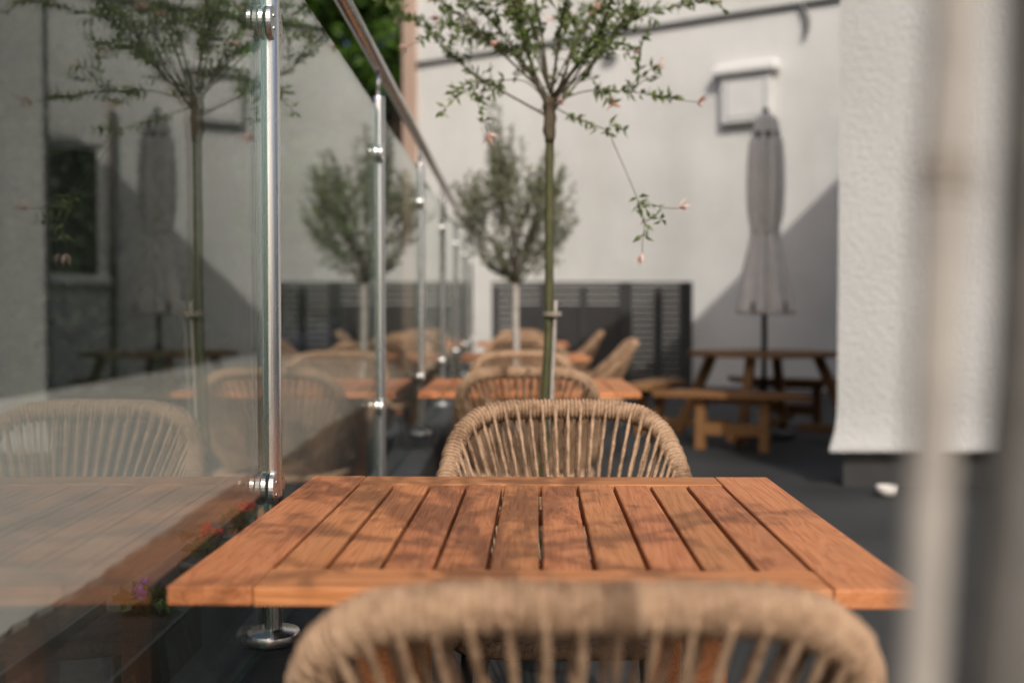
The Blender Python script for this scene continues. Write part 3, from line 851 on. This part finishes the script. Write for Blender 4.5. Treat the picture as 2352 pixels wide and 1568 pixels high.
hand = [
 (B((1265,245,3.47),(1330,278,3.36),(1392,302,3.26),(1410,335,3.22),(1440,402,3.14),(1468,470,3.06),(1480,515,3.05),(1476,548,3.04),(1475,582,3.04)), dict(r0=.0022, leafy=(.12,.93), bare=((.40,.74),), sub=False, dens=1.1)),
 (B((1469,472,3.06),(1495,470,3.05),(1525,478,3.05),(1556,480,3.05)), dict(r0=.001, leafy=(.1,.5), sub=False, ln=.018)),
 (B((1480,515,3.05),(1500,498,3.05),(1520,505,3.04)), dict(r0=.001, leafy=(.0,1), sub=False, tip=False)),
 (B((1390,302,3.26),(1405,290,3.25),(1428,300,3.24)), dict(r0=.001, leafy=(.0,1), sub=False, tip=False)),
 (B((1268,240,3.47),(1345,213,3.42),(1425,212,3.38),(1500,222,3.34),(1555,232,3.3),(1600,238,3.28)), dict(r0=.0026, leafy=(.3,.85), dens=1.0)),
 (B((1430,212,3.38),(1465,185,3.36),(1490,165,3.36),(1506,158,3.36)), dict(r0=.0014, leafy=(.1,1), sub=True)),
 (B((1268,235,3.47),(1345,165,3.44),(1430,62,3.4),(1540,22,3.38),(1620,-8,3.36)), dict(r0=.0042, leafy=(.25,1))),
 (B((1258,235,3.48),(1205,150,3.5),(1130,105,3.46),(1060,62,3.42),(1005,78,3.4),(938,112,3.38)), dict(r0=.0034, leafy=(.25,.9))),
 (B((1260,238,3.48),(1205,190,3.44),(1140,190,3.40),(1100,192,3.36),(1090,215,3.35)), dict(r0=.0022, leafy=(.5,1), tip=False)),
 (B((1260,232,3.48),(1180,125,3.52),(1090,68,3.56),(1035,25,3.58),(990,-10,3.6)), dict(r0=.004, leafy=(.25,1))),
 (B((1262,250,3.48),(1240,256,3.47),(1222,253,3.46)), dict(r0=.0022, leafy=(2,3), sub=False, tip=False)),
 (B((1275,250,3.47),(1305,225,3.46),(1295,232,3.44)), dict(r0=.001, leafy=(.5,1), sub=False)),
]
willow((.110, D0, 0), h2, 11, 'slim standard willow with pink tipped leaves between the first two tables', hand, 19,
       cane_pts=[P(1266,1000,3.462), P(1268,900,3.462), P(1277,690,3.462)], foot_pt=P(1250,1262,D0))
D1 = .40
willow((.168, D1, 0), P(2438,-3300,D1), 23, 'willow trunk with a tied bamboo cane rising close beside the nearest rope chair', (), 26,
       cane_pts=[P(2088,2300,.385), P(2120,1568,.385), P(2184,0,.385), P(2200,-400,.385)], foot_pt=P(2232,5000,D1), bark='grey_bark', tie_z=EYE+.045)

# olive standard
def olive(loc, label):
    r = random.Random(77); t = empty('olive_tree', loc); tag(t, label, 'tree')
    hd = Vector((0,0,EYE+.16)); 
    k = MB(); k.tube(resample(spline([(0,0,.33),(.006,0,.7),(-.004,0,1.0),hd], 6), .05), .021, 12); k.build('trunk', 'olive_bark', t)
    br = MB(); lv = MB()
    cz = EYE+.60
    limbs = []
    for i in range(11):
        az = i*2.4+r.uniform(-.3,.3); el = R(r.uniform(15,80))
        d = Vector((math.cos(az)*math.cos(el), math.sin(az)*math.cos(el), math.sin(el)))
        pts = resample(spline([hd-Vector((0,0,.03)), hd+d*.16+Vector((0,0,.03)), hd+d*.34+Vector((0,0,.05))], 6), .02)
        br.tube(pts, [.008*(1-.6*q/len(pts)) for q in range(len(pts))], 5, cap=False); limbs += pts[3:]
    cen = Vector((0,0,cz))
    for i in range(185):
        d = rvec(r); q = r.uniform(.35,1.0)**.4
        wob = 1+.45*mnoise.noise(d*2.3+Vector((5,1,2)))
        tip = cen+Vector((d.x*.40, d.y*.40, d.z*.38))*q*wob
        if i < 6: tip = cen+Vector((r.uniform(-.2,.0), r.uniform(-.1,.1), r.uniform(.40,.60)))
        src = min(limbs, key=lambda p: (p-tip).length+r.uniform(0,.08))
        out_ = (tip-hd).normalized()
        st = tip-out_*r.uniform(.10,.20)
        pts = resample(spline([src, src.lerp(st,.6)+rvec(r)*.02, st, tip], 5), .016); n = len(pts)
        br.tube(pts, [max(.001,.003*(1-i_/n)) for i_ in range(n)], 4, cap=False)
        for w_ in range(int(n*.45), n):
            dd = (pts[w_]-pts[w_-1]).normalized()
            for _ in range(3):
                leaf(lv, pts[w_]+rvec(r)*.008, (dd*.6+rvec(r)).normalized(), rvec(r), r.uniform(.028,.048), r.uniform(.008,.013), .1)
    br.build('branches', 'twig_bark', t); lv.build('crown', 'olive_leaf', t, 'stuff')
    k = MB(); k.lathe([(.13,0),(.135,.005),(.17,.31),(.185,.315),(.19,.35),(.182,.352),(.165,.35),(.158,.318),(.02,.315)], 32); pot = k.build('pot', 'pot', t)
    k = MB(); k.lathe([(.001,.333),(.157,.325)], 24, cap=False); k.build('soil', 'soil', pot)
olive((.025, 6.70, 0), 'round headed potted olive tree with a pale trunk between the tables')

# trees beyond the railing
def big_tree(X, Y, h, rad, base, seed, label, nl=5200):
    r = random.Random(seed); t = empty('broadleaf_tree', (X, Y, 0)); tag(t, label, 'tree', 'broadleaf trees beyond the railing')
    k = MB(); k.tube(spline([(0,0,0),(.1,.05,h*.3),(-.05,.1,h*.55),(.1,0,h*.85)], 6), [.26-.011*i for i in range(19)], 12)
    tr_ = k.build('trunk', 'bark', t)
    lm = MB(); clumps = []
    for i in range(46):
        a = r.uniform(0, 2*math.pi); f = r.random()
        z = base+(h-base)*f; rr_ = rad*(.35+.65*math.sin(math.pi*(.12+.8*f)))*r.uniform(.45,1)
        c = Vector((math.cos(a)*rr_, math.sin(a)*rr_, z)); clumps.append((c, r.uniform(.5,1.0)*rad*.36))
        if i % 2 == 0:
            s_ = Vector((0,0,max(.5, z-rr_*.7))); lm.tube([s_, s_.lerp(c,.5)+Vector((0,0,.2)), c], [.06,.045,.02], 6, cap=False)
    lm.build('limbs', 'bark', t)
    lv = MB()
    per = nl//len(clumps)
    for c, cr in clumps:
        for _ in range(per):
            d = rvec(r); p = c+Vector((d.x*cr, d.y*cr, d.z*cr*.8))*r.random()**.4
            leaf(lv, p, (d+rvec(r)*.8+Vector((0,0,-.4))).normalized(), rvec(r), r.uniform(.20,.36), r.uniform(.12,.2), .15)
    lv.build('crown', 'tree_leaf', t, 'stuff')
sp = [(-2.6,25.5,11.5,3.0,2.0,'tall green tree behind the tan wall corner'),
      (-6.6,28.0,12.0,3.2,1.6,'tall green tree behind the far end of the dark hedge'),
      (-3.6,30.0,14.0,4.0,1.5,'broad green tree standing behind the other trees at the wall corner'),
      (-5.0,37.0,19.0,5.5,1.0,'tallest broad green tree behind all the others at the wall corner'),
      (-9.6,28.0,12.0,3.2,1.5,'tall green tree rising over the dark hedge')]
for i, (X, Y, h, ra, ba, lb) in enumerate(sp): big_tree(X, Y, h, ra, ba, 100+i, lb, 13000)
hg = empty('hedge', (-6.1, 0, 0)); tag(hg, 'tall dark evergreen hedge beyond the pale pavement', 'hedge')
HY0, HY1, HH = 1.0, 25.0, 7.6
k = MB(); nx, nz = 60, 16; vs = []; fs = []
for i in range(nx+1):
    for j in range(nz+1):
        y_ = HY0+(HY1-HY0)*i/nx; z_ = HH*.985*j/nz
        vs.append((-.12+.14*mnoise.noise(Vector((y_*.8, z_*.9, 1)))-.10*(j == nz), y_, z_))
for i in range(nx):
    for j in range(nz): fs.append((i*(nz+1)+j, (i+1)*(nz+1)+j, (i+1)*(nz+1)+j+1, i*(nz+1)+j+1))
k.add(vs, fs, 0, True)
k.box(-1.0, -.30, HY0, HY1, 0, HH*.97); k.build('dense_core', 'hedge_core', hg)
r_ = random.Random(9); lv = MB()
for i in range(44000):
    y_ = r_.uniform(HY0, HY1); z_ = r_.uniform(.05, HH+.08)
    x_ = -.10+.14*mnoise.noise(Vector((y_*.8, z_*.9, 1)))+r_.uniform(-.05,.10)
    leaf(lv, Vector((x_, y_, z_)), (rvec(r_)+Vector((.5,0,.5))).normalized(), rvec(r_), r_.uniform(.09,.18), r_.uniform(.045,.08), .1)
lv.build('foliage', 'hedge_leaf', hg, 'stuff')

# flowers in a zinc trough and pots on the kerb beyond the glass
def flower_plant(loc, petal, seed, label, h, group, spread=.06, heads=3):
    r = random.Random(seed); t = empty('flowering_plant', loc); tag(t, label, 'plant', group)
    lv = MB(); st = MB(); pe = MB()
    for i in range(16):
        a = r.uniform(0, 6.28); q = Vector((math.cos(a)*spread*r.random(), math.sin(a)*spread*r.random(), h*r.uniform(.3,.75)))
        st.tube([(0,0,0), q*.5+Vector((0,0,.01)), q], .0016, 5, cap=False)
        for _ in range(5): leaf(lv, q, (rvec(r)+Vector((0,0,.3))).normalized(), rvec(r), r.uniform(.02,.035), r.uniform(.016,.024), .1)
    for i in range(heads):
        a = r.uniform(0, 6.28); q = Vector((math.cos(a)*spread*.6*r.random(), math.sin(a)*spread*.8, h*r.uniform(.85,1.05)))
        st.tube([(0,0,0), q*.5+Vector((0,0,.01)), q], .0016, 5, cap=False)
        for _ in range(22): leaf(pe, q+rvec(r)*.006, (rvec(r)+Vector((0,0,.5))).normalized(), rvec(r), r.uniform(.009,.014), r.uniform(.007,.011), .2)
    st.build('stems', 'bed_leaf', t); lv.build('leaves', 'bed_leaf', t, 'stuff'); pe.build('flower_heads', petal, t, 'stuff')
tro = empty('planter_trough', (-.63, 1.52, KT)); tag(tro, 'grey green metal trough planter on the kerb behind the glass', 'planter')
k = MB(); k.bbox(-.075,.075,-.44,.44,0,.006,.001,1); k.box(-.085,-.078,-.45,.45,.0,.085); k.box(.078,.085,-.45,.45,.0,.085); k.box(-.078,.078,-.45,-.443,0,.085); k.box(-.078,.078,.443,.45,0,.085)
k.build('body', 'zinc', tro)
k = MB(); k.box(-.0775,.0775,-.4425,.4425,.007,.065); k.build('soil', 'soil', tro)
flower_plant((-.63,1.93,KT+.065), 'purple_petal', 5, 'low plant with purple flowers at the end of the trough planter', .05, 'plants behind the glass', .04, 2)
for i, (X, Y) in enumerate(((-.62,2.30), (-.62,2.58))):
    po = empty('flower_pot', (X, Y, KT)); tag(po, ['small dark pot with red flowers right behind the railing post', 'small dark pot with red flowers, farther along the kerb from the trough'][i], 'pot', 'small pots behind the glass')
    k = MB(); k.lathe([(.04,0),(.058,.07),(.062,.072),(.062,.085),(.055,.085),(.052,.07)], 20); k.build('body', 'pot', po)
    flower_plant((X, Y, KT+.072), 'red_petal', 31+i, ['red flowering plant in the small pot nearer the trough planter', 'red flowering plant in the small pot farther from the trough planter'][i], .075, 'red flowers behind the glass', .05, 3)
